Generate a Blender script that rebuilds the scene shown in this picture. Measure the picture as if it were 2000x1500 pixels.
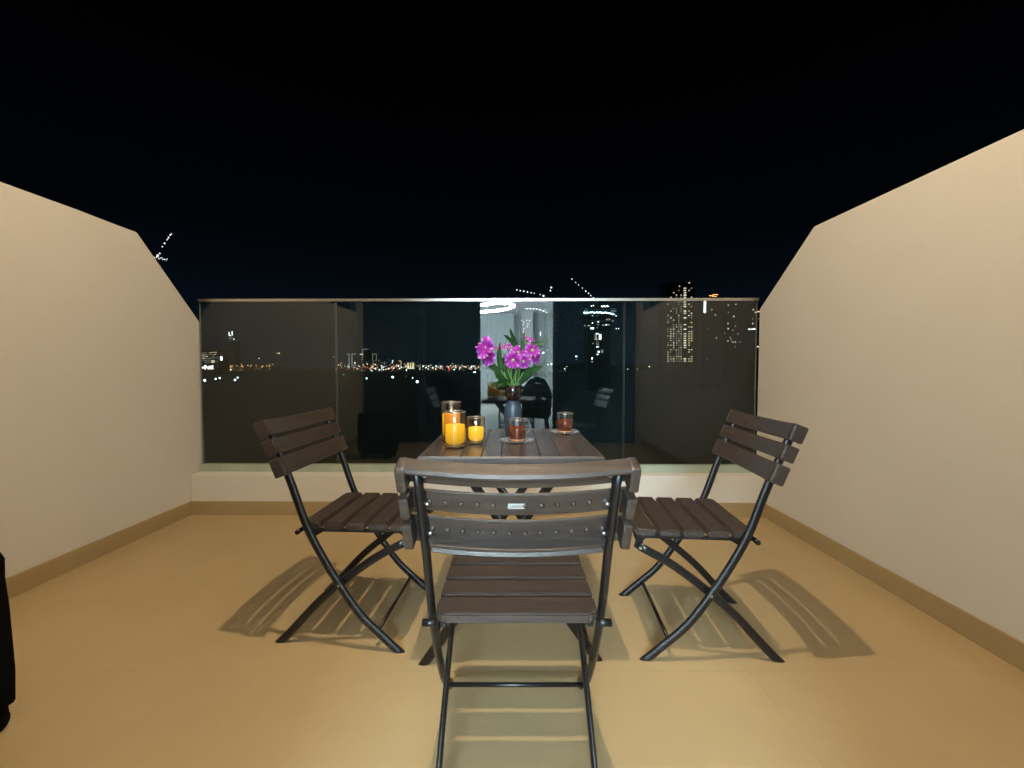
import bpy, bmesh, math, random
from mathutils import Vector, Matrix, noise
random.seed(7)
R = math.radians
S = bpy.context.scene
for o in list(bpy.data.objects):
    bpy.data.objects.remove(o)
C = S.collection

# ------------------------------------------------------------------ camera
F_PX, PITCH = 820.0, math.atan(33 / 820.0)
cam = bpy.data.cameras.new('camera')
cam.sensor_width = 36
cam.lens = 36 * F_PX / 2000
cam.clip_start = 0.03
cam.clip_end = 20000
camo = bpy.data.objects.new('camera', cam)
C.objects.link(camo)
camo.location = (0, 0, 1.0)
camo.rotation_euler = (math.pi / 2 - PITCH, 0, 0)
S.camera = camo

# ------------------------------------------------------------------ night sky
world = bpy.data.worlds.new('World')
S.world = world
world.use_nodes = True
wn = world.node_tree
wn.nodes.clear()
wo = wn.nodes.new('ShaderNodeOutputWorld')
wb = wn.nodes.new('ShaderNodeBackground')
wtc = wn.nodes.new('ShaderNodeTexCoord')
wsep = wn.nodes.new('ShaderNodeSeparateXYZ')
wr = wn.nodes.new('ShaderNodeValToRGB')
wn.links.new(wtc.outputs['Generated'], wsep.inputs[0])
wn.links.new(wsep.outputs['Z'], wr.inputs[0])
wn.links.new(wr.outputs[0], wb.inputs[0])
wn.links.new(wb.outputs[0], wo.inputs[0])
e = wr.color_ramp.elements
e[0].position = 0.0
e[0].color = (0.0030, 0.0062, 0.0098, 1)
e[1].position = 0.55
e[1].color = (0.0002, 0.0002, 0.0004, 1)
for p_, c_ in ((0.1, (0.0019, 0.0042, 0.0074, 1)), (0.27, (0.0006, 0.0011, 0.0021, 1))):
    q = e.new(p_)
    q.color = c_
wb.inputs[1].default_value = 1.0

# ------------------------------------------------------------------ lamps that light the place
LAMP = (-0.12, 1.02, 3.40)
lt = bpy.data.lights.new('ceiling_lamp_light', 'POINT')
lt.energy = 206
lt.color = (1.0, 0.785, 0.52)
lt.shadow_soft_size = 0.022
lto = bpy.data.objects.new('ceiling_lamp_light', lt)
C.objects.link(lto)
lto.location = LAMP

RING = (-0.66, -4.3, 2.55)
S.view_settings.view_transform = 'Standard'
S.view_settings.look = 'None'
S.view_settings.gamma = 1
S.view_settings.use_curve_mapping = False
S.view_settings.exposure = 0.0
S.render.engine = 'CYCLES'
S.cycles.max_bounces = 8
S.cycles.transparent_max_bounces = 24
S.cycles.use_denoising = True
S.cycles.sample_clamp_indirect = 6
S.cycles.caustics_reflective = False
S.cycles.caustics_refractive = False


# ------------------------------------------------------------------ helpers
def at(x, y, Y):
    """world point at distance Y along the direction of a photo pixel"""
    u, v = (x - 1000) / F_PX, (750 - y) / F_PX
    d = (u, math.cos(PITCH) + v * math.sin(PITCH), -math.sin(PITCH) + v * math.cos(PITCH))
    t = Y / d[1]
    return Vector((d[0] * t, Y, 1 + d[2] * t))


def tag(o, label=None, cat=None, group=None, kind=None):
    if label: o['label'] = label
    if cat: o['category'] = cat
    if group: o['group'] = group
    if kind: o['kind'] = kind
    return o


def empty(name, loc=(0, 0, 0), rz=0):
    o = bpy.data.objects.new(name, None)
    C.objects.link(o)
    o.empty_display_size = 0.05
    o.location = loc
    o.rotation_euler = (0, 0, rz)
    return o


def copy_tree(o, parent=None):
    c = o.copy()
    C.objects.link(c)
    if parent: c.parent = parent
    for ch in list(o.children):
        copy_tree(ch, c)
    return c


class MB:
    """collects shapes that become ONE mesh object"""

    def __init__(s):
        s.bm = bmesh.new()

    def box(s, c, d, bevel=0.0, seg=2, rot=None, mat=0):
        m = Matrix.Translation(Vector(c))
        if rot is not None: m = m @ rot.to_4x4()
        b = bmesh.new()
        bmesh.ops.create_cube(b, size=1)
        for v in b.verts: v.co = Vector((v.co.x * d[0], v.co.y * d[1], v.co.z * d[2]))
        if bevel > 0:
            bmesh.ops.bevel(b, geom=b.edges[:], offset=min(bevel, min(d) * 0.49), segments=seg, affect='EDGES', profile=0.6)
        for f in b.faces: f.material_index = mat
        b.transform(m)
        s._merge(b)
        return s

    def _merge(s, b):
        me = bpy.data.meshes.new('tmp')
        b.to_mesh(me)
        b.free()
        s.bm.from_mesh(me)
        bpy.data.meshes.remove(me)

    def cyl(s, p0, p1, r, n=12, r2=None, mat=0):
        return s.tube([p0, p1], r, r, n=n, mat=mat, r_end=r2)

    def tube(s, pts, ra, rb, n=12, mat=0, up=(1, 0, 0), r_end=None, zmin=None, closed=False):
        """sweep of an ellipse; rb is the radius along `up`, ra the other"""
        P = [Vector(p) for p in pts]
        rings = []
        N = len(P)
        for i, p in enumerate(P):
            if closed:
                t = P[(i + 1) % N] - P[i - 1]
            else:
                t = P[min(i + 1, N - 1)] - P[max(i - 1, 0)]
            t.normalize()
            U = Vector(up)
            if abs(U.dot(t)) > 0.95: U = Vector((0, 0, 1)) if abs(t.z) < 0.9 else Vector((0, 1, 0))
            V = t.cross(U).normalized()
            U = V.cross(t).normalized()
            k = 1.0
            if r_end is not None: k = 1 + (r_end / ra - 1) * i / (N - 1)
            ring = []
            for j in range(n):
                a = 2 * math.pi * j / n
                q = p + V * (ra * k * math.cos(a)) + U * (rb * k * math.sin(a))
                if zmin is not None and q.z < zmin: q.z = zmin
                ring.append(s.bm.verts.new(q))
            rings.append(ring)
        last = N if closed else N - 1
        for i in range(last):
            A, B = rings[i], rings[(i + 1) % N]
            for j in range(n):
                f = s.bm.faces.new((A[j], A[(j + 1) % n], B[(j + 1) % n], B[j]))
                f.material_index = mat
                f.smooth = True
        if not closed:
            for ring, fl in ((rings[0], False), (rings[-1], True)):
                try:
                    f = s.bm.faces.new(ring[::-1] if fl else ring)
                    f.material_index = mat
                except ValueError:
                    pass
        return s

    def lathe(s, prof, c=(0, 0, 0), n=32, mat=0, flute=0, fk=0.0, smooth=True):
        rings = []
        for (r, z) in prof:
            ring = []
            for j in range(n):
                a = 2 * math.pi * j / n
                rr = max(r, 1e-5)
                if flute: rr *= 1 + fk * math.cos(flute * a)
                ring.append(s.bm.verts.new((c[0] + rr * math.cos(a), c[1] + rr * math.sin(a), c[2] + z)))
            rings.append(ring)
        for i in range(len(rings) - 1):
            A, B = rings[i], rings[i + 1]
            for j in range(n):
                f = s.bm.faces.new((A[j], A[(j + 1) % n], B[(j + 1) % n], B[j]))
                f.smooth = smooth
                f.material_index = mat
        return s

    def prism(s, poly, h0, h1, axis='x', mat=0, bevel=0.0):
        """polygon in the two other axes, extruded along axis"""
        b = bmesh.new()

        def P(a, c, h):
            return {'x': (h, a, c), 'y': (a, h, c), 'z': (a, c, h)}[axis]
        A = [b.verts.new(P(p[0], p[1], h0)) for p in poly]
        B = [b.verts.new(P(p[0], p[1], h1)) for p in poly]
        n = len(poly)
        b.faces.new(A)
        b.faces.new(B[::-1])
        for i in range(n):
            b.faces.new((A[i], B[i], B[(i + 1) % n], A[(i + 1) % n]))
        bmesh.ops.recalc_face_normals(b, faces=b.faces[:])
        if bevel: bmesh.ops.bevel(b, geom=b.edges[:], offset=bevel, segments=2, affect='EDGES')
        for f in b.faces: f.material_index = mat
        s._merge(b)
        return s

    def cut(s, z=0.0008):
        g_ = s.bm.verts[:] + s.bm.edges[:] + s.bm.faces[:]
        res = bmesh.ops.bisect_plane(s.bm, geom=g_, plane_co=(0, 0, z), plane_no=(0, 0, -1), clear_outer=True)
        ed = [q for q in res['geom_cut'] if isinstance(q, bmesh.types.BMEdge)]
        if ed: bmesh.ops.edgeloop_fill(s.bm, edges=ed)
        return s

    def build(s, name, mats, parent=None, smooth=False, loc=None):
        bmesh.ops.recalc_face_normals(s.bm, faces=s.bm.faces[:])
        if smooth:
            for f in s.bm.faces: f.smooth = True
        me = bpy.data.meshes.new(name)
        s.bm.to_mesh(me)
        s.bm.free()
        if not isinstance(mats, (list, tuple)): mats = [mats]
        for m in mats: me.materials.append(m)
        o = bpy.data.objects.new(name, me)
        C.objects.link(o)
        if parent: o.parent = parent
        if loc: o.location = loc
        return o


def spline(pts, k=6):
    """Catmull-Rom through the points"""
    P = [Vector(p) for p in pts]
    P = [P[0] * 2 - P[1]] + P + [P[-1] * 2 - P[-2]]
    out = []
    for i in range(1, len(P) - 2):
        for j in range(k):
            t = j / k
            a, b, c, d = P[i - 1], P[i], P[i + 1], P[i + 2]
            out.append(0.5 * ((2 * b) + (c - a) * t + (2 * a - 5 * b + 4 * c - d) * t * t + (3 * b - a - 3 * c + d) * t ** 3))
    out.append(P[-2])
    return out


# ------------------------------------------------------------------ materials
def new_mat(name):
    m = bpy.data.materials.new(name)
    m.use_nodes = True
    return m, m.node_tree, m.node_tree.nodes['Principled BSDF']


def noise_node(nt, scale, detail=4, rough=0.55, vec=None, stretch=None):
    tc = nt.nodes.new('ShaderNodeTexCoord')
    n = nt.nodes.new('ShaderNodeTexNoise')
    n.inputs['Scale'].default_value = scale
    n.inputs['Detail'].default_value = detail
    n.inputs['Roughness'].default_value = rough
    src = tc.outputs['Object']
    if stretch:
        mp = nt.nodes.new('ShaderNodeMapping')
        mp.inputs['Scale'].default_value = stretch
        nt.links.new(src, mp.inputs[0])
        src = mp.outputs[0]
    nt.links.new(src, n.inputs['Vector'])
    return n


def surface(name, col, rough=0.5, metal=0.0, var=0.0, vscale=3.0, bump=0.0, bscale=200, stretch=None, bdist=0.001, spec=0.5, rvar=0.0, coat=0.0):
    m, nt, p = new_mat(name)
    p.inputs['Base Color'].default_value = (*col, 1)
    p.inputs['Roughness'].default_value = rough
    p.inputs['Metallic'].default_value = metal
    p.inputs['Specular IOR Level'].default_value = spec
    p.inputs['Coat Weight'].default_value = coat
    if var:
        n = noise_node(nt, vscale, 5, stretch=stretch)
        r = nt.nodes.new('ShaderNodeValToRGB')
        r.color_ramp.elements[0].position = 0.3
        r.color_ramp.elements[1].position = 0.7
        r.color_ramp.elements[0].color = (*[c * (1 - var) for c in col], 1)
        r.color_ramp.elements[1].color = (*[min(1, c * (1 + var)) for c in col], 1)
        nt.links.new(n.outputs['Fac'], r.inputs[0])
        nt.links.new(r.outputs[0], p.inputs['Base Color'])
    if rvar:
        n = noise_node(nt, vscale * 2.3, 5)
        mr = nt.nodes.new('ShaderNodeMapRange')
        mr.inputs['To Min'].default_value = rough - rvar
        mr.inputs['To Max'].default_value = rough + rvar
        nt.links.new(n.outputs['Fac'], mr.inputs['Value'])
        nt.links.new(mr.outputs[0], p.inputs['Roughness'])
    if bump:
        n = noise_node(nt, bscale, 4, stretch=stretch)
        b = nt.nodes.new('ShaderNodeBump')
        b.inputs['Strength'].default_value = bump
        b.inputs['Distance'].default_value = bdist
        nt.links.new(n.outputs['Fac'], b.inputs['Height'])
        nt.links.new(b.outputs[0], p.inputs['Normal'])
    return m


def emit(name, col, strength, sampled=False):
    m, nt, p = new_mat(name)
    nt.nodes.remove(p)
    e_ = nt.nodes.new('ShaderNodeEmission')
    e_.inputs[0].default_value = (*col, 1)
    e_.inputs[1].default_value = strength
    nt.links.new(e_.outputs[0], nt.nodes['Material Output'].inputs[0])
    if not sampled: m.cycles.emission_sampling = 'NONE'
    return m


def thin_glass(name, ior, tint=(1, 1, 1), dust_haze=0.0, streak=None, rough=0.0, dcol=(0.8, 0.86, 0.92)):
    """pane glass: front faces mirror by Fresnel, everything else passes"""
    m, nt, p = new_mat(name)
    nt.nodes.remove(p)
    L = nt.links
    tr = nt.nodes.new('ShaderNodeBsdfTransparent')
    tr.inputs[0].default_value = (*tint, 1)
    gl = nt.nodes.new('ShaderNodeBsdfGlossy')
    gl.inputs['Roughness'].default_value = rough
    fr = nt.nodes.new('ShaderNodeFresnel')
    fr.inputs['IOR'].default_value = ior
    ge = nt.nodes.new('ShaderNodeNewGeometry')
    inv = nt.nodes.new('ShaderNodeMath')
    inv.operation = 'SUBTRACT'
    inv.inputs[0].default_value = 1
    L.new(ge.outputs['Backfacing'], inv.inputs[1])
    mu = nt.nodes.new('ShaderNodeMath')
    mu.operation = 'MULTIPLY'
    L.new(fr.outputs[0], mu.inputs[0])
    L.new(inv.outputs[0], mu.inputs[1])
    mx = nt.nodes.new('ShaderNodeMixShader')
    L.new(mu.outputs[0], mx.inputs[0])
    L.new(tr.outputs[0], mx.inputs[1])
    L.new(gl.outputs[0], mx.inputs[2])
    last = mx
    if dust_haze:  # thin diffuse layer: pane dust plus painted haze and highlights
        di = nt.nodes.new('ShaderNodeBsdfDiffuse')
        di.inputs[0].default_value = (*dcol, 1)
        n = noise_node(nt, 2.2, 6, 0.65, stretch=streak)
        mr = nt.nodes.new('ShaderNodeMapRange')
        mr.inputs['From Min'].default_value = 0.35
        mr.inputs['From Max'].default_value = 0.75
        mr.inputs['To Min'].default_value = dust_haze * 0.5
        mr.inputs['To Max'].default_value = dust_haze * 1.8
        L.new(n.outputs['Fac'], mr.inputs['Value'])
        m2 = nt.nodes.new('ShaderNodeMixShader')
        L.new(mr.outputs[0], m2.inputs[0])
        L.new(mx.outputs[0], m2.inputs[1])
        L.new(di.outputs[0], m2.inputs[2])
        last = m2
    L.new(last.outputs[0], nt.nodes['Material Output'].inputs[0])
    return m


M = {}
M['tile'] = surface('floor_tile_ceramic', (0.43, 0.322, 0.175), 0.42, var=0.045, vscale=2.4, bump=0.12, bscale=160, spec=0.35, rvar=0.06)
M['grout'] = surface('grout', (0.43, 0.322, 0.175), 0.42)
M['skirting'] = surface('skirting_tile', (0.36, 0.268, 0.14), 0.5, var=0.05, vscale=2.5, bump=0.1, bscale=120)
M['plaster'] = surface('painted_plaster', (0.66, 0.635, 0.585), 0.85, var=0.03, vscale=1.3, bump=0.5, bscale=240, bdist=0.0006, spec=0.25)
M['coping'] = surface('coping_stone', (0.36, 0.42, 0.34), 0.45, var=0.12, vscale=6)
M['resin'] = surface('brown_resin_slat', (0.046, 0.034, 0.029), 0.35, var=0.32, vscale=11, bump=0.85, bscale=60, stretch=(0.6, 9, 9), bdist=0.0008, spec=0.5)
M['resin_y'] = surface('brown_resin_table', (0.064, 0.053, 0.050), 0.25, var=0.28, vscale=11, bump=0.7, bscale=60, stretch=(9, 0.6, 9), bdist=0.0008, spec=0.5)
M['tube'] = surface('charcoal_painted_steel', (0.008, 0.0085, 0.010), 0.30, var=0.1, vscale=30, bump=0.1, bscale=500, spec=0.5)
M['screw'] = surface('bright_steel', (0.62, 0.62, 0.62), 0.28, metal=1.0)
M['steel'] = surface('brushed_steel', (0.62, 0.60, 0.56), 0.33, metal=1.0, bump=0.15, bscale=120, stretch=(0.1, 6, 6))
M['plate'] = surface('label_plate', (0.55, 0.55, 0.53), 0.45)
M['ink'] = surface('label_print', (0.02, 0.02, 0.02), 0.6)
M['glass'] = thin_glass('railing_glass', 1.80, (0.90, 0.95, 0.93), dust_haze=0.0065, dcol=(0.30, 0.62, 0.80), streak=(1.0, 1.0, 0.45))  # blue of the mirrored haze put into the dust colour
M['glass_edge'] = surface('glass_edge', (0.20, 0.26, 0.22), 0.25)
M['jar_glass'] = thin_glass('jar_glass', 1.75, (0.95, 0.86, 0.72), dust_haze=.005)
M['cup_glass'] = thin_glass('cup_glass', 1.75, (0.97, 0.97, 0.97), dust_haze=0.006)
M['crystal'] = thin_glass('pressed_glass', 1.9, (0.95, 0.96, 0.98), dust_haze=0.10)  # pale diffuse share painted in for the pressed glass highlights
M['frame'] = surface('dark_door_frame', (0.03, 0.03, 0.032), 0.4, metal=0.3)
M['dark_glass'] = surface('dark_tinted_glass', (0.004, 0.006, 0.009), 0.04, spec=0.5)
M['suit'] = surface('black_fabric_shell', (0.0016, 0.0016, 0.0016), 0.9, spec=0.08, bump=0.2, bscale=500)
M['rubber'] = surface('black_rubber', (0.003, 0.003, 0.003), 0.8, spec=0.1)
M['slate'] = surface('slate_blue_glaze', (0.026, 0.043, 0.066), 0.38, var=0.08, vscale=20, spec=0.5)
M['vase_dark'] = surface('dark_brown_glaze', (0.014, 0.007, 0.006), 0.16, spec=0.6)
M['lamp_metal'] = surface('white_lamp_metal', (0.7, 0.7, 0.68), 0.5)

# ------------------------------------------------------------------ setting: balcony
XL, XR = -2.18, 1.69
YL, YR = 2.815, 2.775          # kerb face line at the left and right walls
FY = 0.09                      # face of the building behind the balcony


def ky(x, off=0.0):            # y of the kerb face (+off) at x
    return YL + (YR - YL) * (x - XL) / (XR - XL) + off


floor = MB().prism([(XL - .3, -0.02), (XR + .3, -0.02), (XR + .3, YR + .3), (XL - .3, YL + .3)], -0.2, -0.0004, 'z').build('balcony_floor', M['grout'])
tag(floor, kind='structure')
# tiles, 0.8 wide and 0.4 deep, hairline joints
ys = [-0.02 + 0.0]
y = 0.54
while y < 2.9:
    ys.append(y)
    y += 0.40
xs = [XL]
x = -1.62
while x < XR:
    xs.append(x)
    x += 0.80
xs.append(XR)
g = 0.00025
for i in range(len(xs) - 1):
    for j in range(len(ys)):
        y0 = ys[j]
        x0, x1 = xs[i] + g, xs[i + 1] - g
        if j + 1 < len(ys):
            ya = yb = ys[j + 1] - g
            if ya > ky(x1): ya, yb = ky(x0), ky(x1)
        else:
            ya, yb = ky(x0), ky(x1)
        if ya - y0 < 0.02: continue
        dz = random.uniform(-0.0001, 0.0001)
        b = MB().prism([(x0, y0 + g), (x1, y0 + g), (x1, yb), (x0, ya)], -0.008, dz, 'z')
        b.build('floor_tile', M['tile'], floor)

# side walls: horizontal top, sloping front corner, vertical end at the railing
gL, gR = 2.955, 2.885


def side_wall(x0, x1, prof, label):
    root = empty('partition_wall', ((x0 + x1) / 2, 1.4, 0))
    cx = (x0 + x1) / 2
    m = MB().prism([(a - 1.4, b) for a, b in prof], x0 - cx, x1 - cx, 'x', bevel=0.004)
    m.build('wall', M['plaster'], root)
    return root, cx


profL = [(FY, 0.0), (gL, 0.0), (gL, 1.305), (2.475, 1.784), (2.39, 1.784), (2.14, 1.790), (FY, 1.792)]
wL, cxL = side_wall(XL - 0.2, XL, profL, '')
profR = [(FY, 0.0), (gR, 0.0), (gR, 1.395), (2.385, 1.787), (FY, 1.787)]
wR, cxR = side_wall(XR, XR + 0.2, profR, '')
tag(wL, 'cream plastered side wall beside the black suitcase, its top corner cut off', 'wall', 'cream side walls of the balcony')
tag(wR, 'cream plastered side wall behind the right-hand chair, its top corner cut off', 'wall', 'cream side walls of the balcony')
SK = 0.092
MB().box((XL + 0.005 - cxL, (FY + YL) / 2 - 1.4, SK / 2), (0.010, YL - FY, SK), 0.002, 1).build('skirting', M['skirting'], wL)
MB().box((XR - 0.005 - cxR, (FY + YR) / 2 - 1.4, SK / 2), (0.010, YR - FY, SK), 0.002, 1).build('skirting', M['skirting'], wR)

KH = 0.272
par = empty('parapet_wall', (0, 2.8, 0))
tag(par, 'low white kerb wall under the glass railing behind the table', 'low wall')
a0, a1 = XL + 0.001, XR - 0.001
MB().prism([(a0, ky(a0) - 2.8), (a1, ky(a1) - 2.8), (a1, ky(a1, .24) - 2.8), (a0, ky(a0, .24) - 2.8)], 0, KH, 'z', bevel=0.006).build('wall', M['plaster'], par)
MB().prism([(a0 + .01, ky(a0, -.010) - 2.8), (a1 - .01, ky(a1, -.010) - 2.8), (a1 - .01, ky(a1, -.0005) - 2.8), (a0 + .01, ky(a0, -.0005) - 2.8)], 0, SK + 0.0, 'z').build('skirting', M['skirting'], par)

# glass railing on the kerb
GO = 0.105                      # glass set back from the kerb face
rail = empty('glass_railing', (0, 2.9, KH))
rail.rotation_euler.x = R(-0.5)     # leans outward a little
tag(rail, 'clear glass balcony railing of four panes with thin steel top rail', 'railing')


def gy(x): return ky(x, GO) + (0.0 if x < 0 else 0)


def strip(x0, x1, t0, t1, z0, z1):   # box following the railing line, local to rail
    return MB().prism([(x0, gy(x0) + t0 - 2.9), (x1, gy(x1) + t0 - 2.9), (x1, gy(x1) + t1 - 2.9), (x0, gy(x0) + t1 - 2.9)], z0 - KH, z1 - KH, 'z')


GT = 1.452
joints = [XL + 0.012, -1.218, -0.221, 0.771, XR - 0.012]
for i in range(4):
    x0, x1 = joints[i] + 0.004, joints[i + 1] - 0.004
    b = strip(x0, x1, -0.006, 0.006, KH + 0.004, GT)
    b.bm.faces.ensure_lookup_table()
    bmesh.ops.recalc_face_normals(b.bm, faces=b.bm.faces[:])
    for f in b.bm.faces:
        if abs(f.normal.x) > 0.8: f.material_index = 1
    b.build('glass_panel', [M['glass'], M['glass_edge']], rail)
strip(XL + .01, XR - .01, -0.014, 0.014, GT, GT + 0.018).build('top_rail', M['steel'], rail)
strip(XL + .004, XR - .004, -0.022, -0.0075, KH + 0.001, KH + 0.052).build('base_channel', M['coping'], rail)
strip(XL + .004, XR - .004, 0.0075, 0.022, KH + 0.001, KH + 0.052).build('base_channel', M['coping'], rail)

# ------------------------------------------------------------------ building behind the camera (mirrored by the railing)
OX0, OX1, OH = -0.50, 0.50, 2.30
fac = empty('apartment_facade', (0, FY, 0))
tag(fac, 'apartment front with dark sliding glass doors behind the camera, mirrored in the railing', 'building')
MB().box((-0.245, -0.10, 3.20), (3.86, 0.2, 1.75), 0).build('upper_wall', M['plaster'], fac)
for (x0, x1) in ((XL + .001, XL + .06), (XR - .06, XR - .001)):
    MB().box(((x0 + x1) / 2, -0.10, 1.16), (x1 - x0 - .002, 0.2, 2.32), 0).build('pier', M['plaster'], fac)
for (x0, x1) in ((XL + .06, -1.32), (-1.32, OX0), (OX1, XR - .06)):
    d = MB().box(((x0 + x1) / 2, -0.10, 1.15), (x1 - x0 - 0.10, 0.02, 2.18)).build('door_pane', M['dark_glass'], fac)
    f = MB()
    for xx in (x0 + .025, x1 - .025): f.box((xx, -0.10, 1.16), (0.046, 0.06, 2.30), 0.004, 1)
    for zz in (0.035, 2.28): f.box(((x0 + x1) / 2, -0.10, zz), (x1 - x0 - .1, 0.058, 0.06), 0.004, 1)
    f.build('door_frame', M['frame'], fac)

slab = MB().box((-0.245, 0.80, 3.65), (4.28, 1.40, 0.16), 0.01, 1).build('ceiling_slab', M['plaster'])
tag(slab, kind='structure')
cl = empty('ceiling_lamp', (LAMP[0], LAMP[1], 3.568))
tag(cl, 'small round warm white lamp hanging above the table from the ceiling slab', 'lamp')
MB().lathe([(0.0, 0.0), (0.06, 0.0), (0.06, -0.035), (0.0, -0.035)], n=24).build('canopy', M['lamp_metal'], cl)
MB().cyl((0, 0, -0.035), (0, 0, -0.085), 0.008).build('rod', M['lamp_metal'], cl)

# the lit room behind the door
rm = MB()
rm.box((-0.25, -4.1, -0.06), (4.3, 7.98, 0.1))
o = rm.build('room_floor', surface('room_floor_tile', (0.42, 0.40, 0.37), 0.35))
tag(o, kind='structure')
o = MB().box((-0.25, -4.1, 3.01), (4.3, 7.98, 0.1)).build('room_ceiling', surface('room_ceiling_paint', (0.85, 0.87, 0.88), 0.8))
tag(o, kind='structure')
o = MB().box((-0.25, -8.15, 1.48), (4.3, 0.1, 2.96)).build('room_back_wall', surface('room_grey_paint', (0.42, 0.45, 0.43), 0.8, var=0.08, vscale=1.5))
tag(o, kind='structure')
rsw = surface('room_side_paint', (0.5, 0.52, 0.52), 0.8)
for sx in (-1, 1):
    o = MB().box((-0.25 + sx * 2.06, -4.1, 1.48), (0.1, 7.98, 2.94)).build('room_side_wall', rsw)
    tag(o, kind='structure')
o = MB().box((0.28, -7.9, 1.48), (0.34, 0.38, 2.95), 0.005).build('column', surface('room_white_paint', (0.75, 0.78, 0.8), 0.7))
tag(o, 'white square column inside the lit room, mirrored behind the flowers', 'column', kind='thing')
rr = empty('ring_lamp', RING)
tag(rr, 'bright white ring shaped ceiling lamp in the room, mirrored behind the flowers', 'lamp')
MB().tube([(0.56 * math.cos(a * math.pi / 20), 0.56 * math.sin(a * math.pi / 20), 0.05 * math.cos(a * math.pi / 20)) for a in range(40)], 0.026, 0.03, n=8, up=(0, 0, 1), closed=True).build('ring', emit('ring_lamp_glow', (0.68, 0.88, 1.0), 700, True), rr)
for k in range(3):
    a = k * 2.094
    MB().cyl((0.40 * math.cos(a), 0.40 * math.sin(a), 0.02), (0.05 * math.cos(a), 0.05 * math.sin(a), 0.28), 0.003, 6).build('wire', M['lamp_metal'], rr)
M['spot'] = emit('downlight_glow', (1.0, 0.9, 0.7), 25)
for k, (sx, sy) in enumerate(((-0.95, -6.6), (-0.62, -5.4))):
    d = empty('downlight', (sx, sy, 2.955))
    tag(d, ('tiny warm downlight, the farther from the door' if k == 0 else 'tiny warm downlight, the nearer to the door') + ', mirrored left of the flowers', 'lamp', 'downlights in the room')
    MB().lathe([(0.0, 0.0), (0.045, 0.0), (0.045, -0.008), (0.0, -0.008)], n=16).build('lens', M['spot'], d)
    dl = bpy.data.lights.new('room_fill_light', 'SPOT')  # cool fill light added to brighten the mirrored room
    dl.energy = 2200
    dl.color = (0.78, 0.92, 1.0)
    dl.spot_size = R(150)
    dl.spot_blend = 0.6
    dl.shadow_soft_size = 0.045
    dlo = bpy.data.objects.new('room_fill_light', dl)
    C.objects.link(dlo)
    dlo.location = (sx, sy, 2.935)
    dlo.rotation_euler = (R(-38), 0, 0)

# curtain inside the room
cu = MB()
N = 60
vs0, vs1 = [], []
for i in range(N + 1):
    x = -1.6 + 1.45 * i / N
    yy = -7.75 + 0.035 * math.sin(i * 1.05) + 0.012 * math.sin(i * 2.3)
    vs0.append(cu.bm.verts.new((x, yy, 0.02)))
    vs1.append(cu.bm.verts.new((x, yy, 2.90)))
for i in range(N):
    cu.bm.faces.new((vs0[i], vs0[i + 1], vs1[i + 1], vs1[i])).smooth = True
o = cu.build('curtain', surface('grey_green_curtain', (0.46, 0.53, 0.51), 0.85))
tag(o, 'grey green floor length curtain in the room, mirrored beside the flowers', 'curtain')

# stand-in chair added for the dark hump mirrored in the railing
ac = empty('standin_armchair', (0.30, -1.15, 0), R(8))
tag(ac, 'dark rounded stand-in seat added in the room for the dark hump mirrored behind the vase', 'standin_armchair')
MB().box((0, 0, 0.32), (0.50, 0.50, 0.16), 0.05, 3).build('seat', M['suit'], ac)
MB().tube(spline([(-.20, -.22, .34), (-.21, -.24, .6), (-.12, -.26, .80), (0, -.265, .86), (.12, -.26, .80), (.21, -.24, .6), (.20, -.22, .34)]), 0.05, 0.05, n=10).box((0, -.25, .56), (.36, .06, .46), .02).build('backrest', M['suit'], ac)
for sx in (-1, 1):
    for sy in (-1, 1):
        MB().cyl((sx * .2, sy * .2, 0.0), (sx * .19, sy * .19, .26), .016, 8).build('leg', M['rubber'], ac)


# ------------------------------------------------------------------ folding chair
def PR(x, u, z): return (x, u + 0.235, z)


FRT = [(-0.481, .797), (-0.405, .61), (-0.345, .44), (-0.283, .32), (-0.228, .232), (-0.153, .128), (-0.065, .045), (0.010, -.022)]
RER = [(-0.486, -.02), (-0.42, .045), (-0.32, .152), (-0.228, .232), (-0.11, .320), (0.004, .382)]
# backrest plane
T0 = Vector((0, -0.465, .822))        # top of the slat front face
DN = Vector((0, .372, -.928)).normalized()
NR = Vector((0, -.928, -.372)).normalized()


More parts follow.
